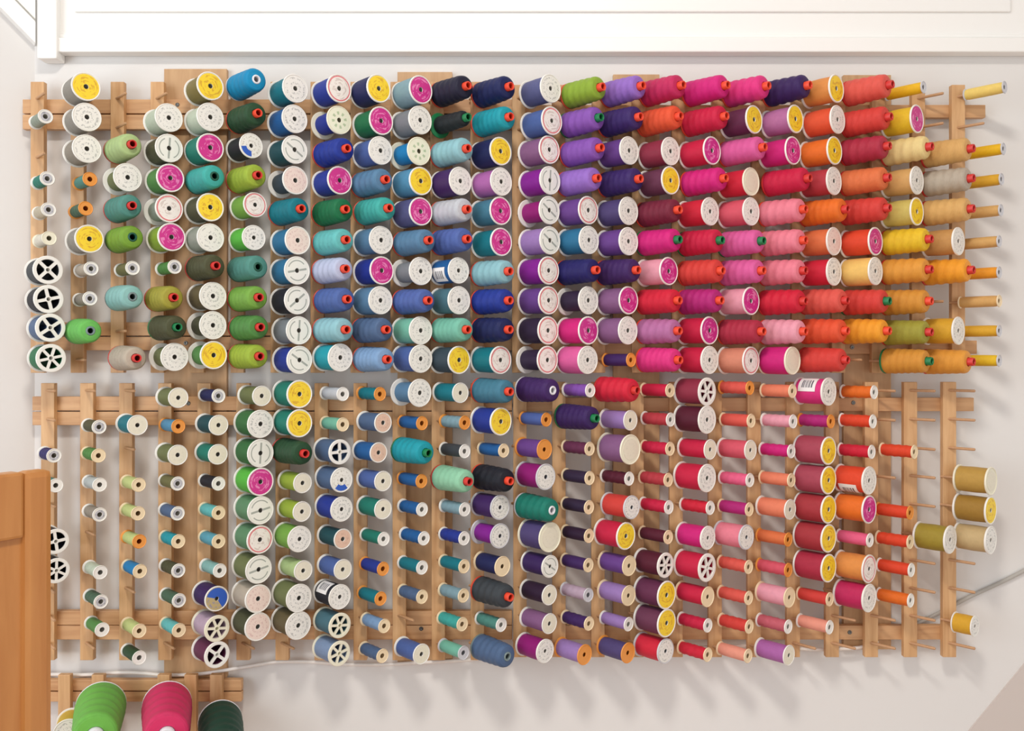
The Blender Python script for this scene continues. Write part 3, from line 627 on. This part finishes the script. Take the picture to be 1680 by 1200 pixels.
OCC, SHIFTED = set(), []
for zone, table, ys in (('U', UP, UP_ROWS), ('L', LO, LO_ROWS)):
    for ri, line in enumerate(table):
        ents = line.split(';')
        for nth, e in enumerate(ents, 1):
            c, rest = e.split(':'); f = rest.split(',')
            y = float(f[4]) if len(f) > 4 and f[4] else ys[ri]
            rad = float(f[5]) if len(f) > 5 and f[5] else None
            place(zone, ri + 1, nth, int(c), float(f[0]), y, f[1], f[2], f[3], rad, f[6] if len(f) > 6 else '')
print('spools shifted to stay on their slat:', len(SHIFTED), SHIFTED[:60])
for zone, slx, ys in (('U', UP_SL, UP_ROWS), ('L', LO_SL, LO_ROWS)):
    for r_ in range(1, 11):
        for c_ in range(1, 25):
            if (zone, r_, c_) not in OCC:
                p = W(slx[c_ - 1], row_plane(ys[r_ - 1]), 0)
                add_peg(zone, c_ - 1, p.x, p.z)

# ------------------------------------------------------------------ third rack with big cones at the bottom left
base = W(60, 1290, 0)
low = tag(obj('thread_rack', None, None, base), 'small wooden rack at the bottom left holding big thread cones', 'rack', 'wooden peg racks on the wall')
for (x0, x1, y0, y1) in ((46, 396, 1116, 1134), (46, 396, 1136, 1152), (46, 396, 1250, 1272)):
    wbox('rail', x0, x1, y0, y1, RAIL_B, SLAT_B - 0.1, MAT['railwood'], low, 0.0008, base)
A2 = math.radians(20.0); AX2 = Vector((math.sin(A2), -math.cos(A2), 0)); Q2 = AX2.to_track_quat('Z', 'Y')
low_slats = []
for xs in (105, 160, 268, 312, 354):
    low_slats.append(wbox('slat', xs - 10, xs + 10, 1108, 1290, SLAT_B, 0, MAT['rackwood'], low, 0.0008, base))
bm = bmesh.new(); lathe(bm, [(0.2, -6), (3.2, -6), (3.2, 70), (0.2, 71)], 10, True)
PEG2 = mesh_from(bm, 'peg', MAT['peg'])
BIG_T = cone_thread('thread', 5.2, 0.034, 38.5, 32.5, 138.0, 13.0, 40)
bm = bmesh.new(); lathe(bm, [(3.6, 0), (38, 0), (38.5, 2), (37, 3.1), (13, 3.3), (12.2, 129), (12, 136), (10.5, 138), (8.5, 138), (7.5, 136), (7.3, 130), (11, 124), (11, 5), (3.6, 2)], 32)
BIG_C = mesh_from(bm, 'cone_core', MAT['tip_w'])
for bx, by, rgb, lab, sl, sc in ((166, 1157, (116, 186, 84), 'large lime green thread cone with white tip at the bottom left', 1, 1.0), (274, 1156, (214, 56, 104), 'large hot pink thread cone with white tip at the bottom edge', 2, 1.0),
                                (361, 1183, (26, 66, 52), 'large dark green thread cone at the bottom, right of the pink one', 4, 0.9)):
    d = 39.5 * sc * math.sin(A2) + 2.5
    b0 = W(bx, by, d)
    root = tag(obj('large_thread_cone', None, None, b0, Q2), lab, 'thread cone', 'large thread cones at the bottom left')
    root.scale = (sc, sc, 1.0)
    obj('cone_core', BIG_C, root); obj('thread', BIG_T, root, color=tcol(rgb))
    rp = b0 - AX2 * (d * S / math.cos(A2))
    sl_o = low_slats[sl]; obj('peg', PEG2, sl_o, rp - (low.location + sl_o.location), Q2)
L = LK; d = L * math.cos(A2) + R0 * math.sin(A2) + 6
face = W(112, 1204, d); b0 = face - AX2 * (L * S)
root = tag(obj('thread_spool', None, None, b0, Q2), 'golden yellow thread spool with white end beside the wooden cabinet door', 'spool', 'big flanged thread spools on the racks')
obj('spool_body', BODY['Kw'], root); obj('thread', TH['K'], root, color=tcol((214, 180, 70))); obj('front_label', LAB['w'], root, (0, 0, (LK - 0.85) * S))
rp = face - AX2 * (d * S / math.cos(A2)); obj('peg', PEG2, low_slats[0], rp - (low.location + low_slats[0].location), Q2)

# ------------------------------------------------------------------ cables
def tube(name, pts, rad, mat):
    v = [Vector(p) for p in pts]; dense = []
    for i in range(len(v) - 1):
        p0, p1, p2, p3 = v[max(i - 1, 0)], v[i], v[i + 1], v[min(i + 2, len(v) - 1)]
        for k in range(6):
            t = k / 6
            dense.append(0.5 * ((2 * p1) + (p2 - p0) * t + (2 * p0 - 5 * p1 + 4 * p2 - p3) * t * t + (3 * p1 - p0 - 3 * p2 + p3) * t ** 3))
    dense.append(v[-1])
    bm = bmesh.new(); rings = []
    for i, p in enumerate(dense):
        tg = (dense[min(i + 1, len(dense) - 1)] - dense[max(i - 1, 0)]).normalized()
        n1 = tg.cross(Vector((0, 1, 0))).normalized(); n2 = tg.cross(n1)
        rings.append([bm.verts.new(p + rad * (math.cos(a) * n1 + math.sin(a) * n2)) for a in [2 * math.pi * k / 10 for k in range(10)]])
    for A, B in zip(rings, rings[1:]):
        for k in range(10): bm.faces.new((A[k], A[(k + 1) % 10], B[(k + 1) % 10], B[k]))
    bm.faces.new(rings[0]); bm.faces.new(rings[-1][::-1])
    return obj(name, mesh_from(bm, name, mat))
path = [(40, 1108), (85, 1107), (130, 1108), (200, 1104), (235, 1105), (270, 1108), (330, 1106), (400, 1095), (450, 1087), (500, 1086), (560, 1090), (620, 1091), (680, 1088), (740, 1085), (810, 1080), (900, 1072),
        (1000, 1068), (1120, 1064), (1250, 1060), (1330, 1066), (1380, 1065), (1415, 1062), (1440, 1052)]
tag(tube('cable', [W(x, y, -20.0 if x < 860 else -15) for x, y in path], 3.0 * S, MAT['cable']), 'white cable sagging along the wall under the lower racks', 'cable')
path = [(1440, 1052), (1480, 1036), (1517, 1018), (1547, 1003), (1590, 980), (1640, 957), (1690, 932), (1740, 910)]
tag(tube('cable', [W(x, y, -29.5) for x, y in path], 3.2 * S, MAT['greycable']), 'grey cable rising to the right across the bare wall', 'cable')

# ------------------------------------------------------------------ wooden cabinet door in the left foreground
far = W(87, 770, 330); TOP = far.z
ang = math.radians(58)
u = Vector((-math.cos(ang), -math.sin(ang), 0))      # runs towards the camera and left
wd, th_ = 0.27, 0.022
cab = tag(obj('cabinet_door', None, None, (far.x, far.y, 0)), 'honey wood framed cabinet door standing open in the left foreground', 'cabinet door')
cab.rotation_euler = (0, 0, math.atan2(u.y, u.x))
def cpart(name, x0, x1, z0, z1, y0, y1, bev):
    bm = bmesh.new(); box_bm(bm, x0, x1, y0 - th_, y1 - th_, z0, z1, bev)
    obj(name, mesh_from(bm, name, MAT['cabinet'], smooth=False), cab)
cpart('stile', 0, 0.0305, 0, TOP, 0, th_, 0.007)
cpart('stile', wd - 0.0305, wd, 0, TOP, 0, th_, 0.007)
cpart('top_rail', 0.0305, wd - 0.0305, TOP - 0.066, TOP, 0.0005, th_ - 0.0005, 0.003)
cpart('bottom_rail', 0.0305, wd - 0.0305, 0, 0.09, 0.0005, th_ - 0.0005, 0.003)
cpart('panel', 0.029, wd - 0.029, 0.088, TOP - 0.064, 0.006, th_ - 0.006, 0.001)
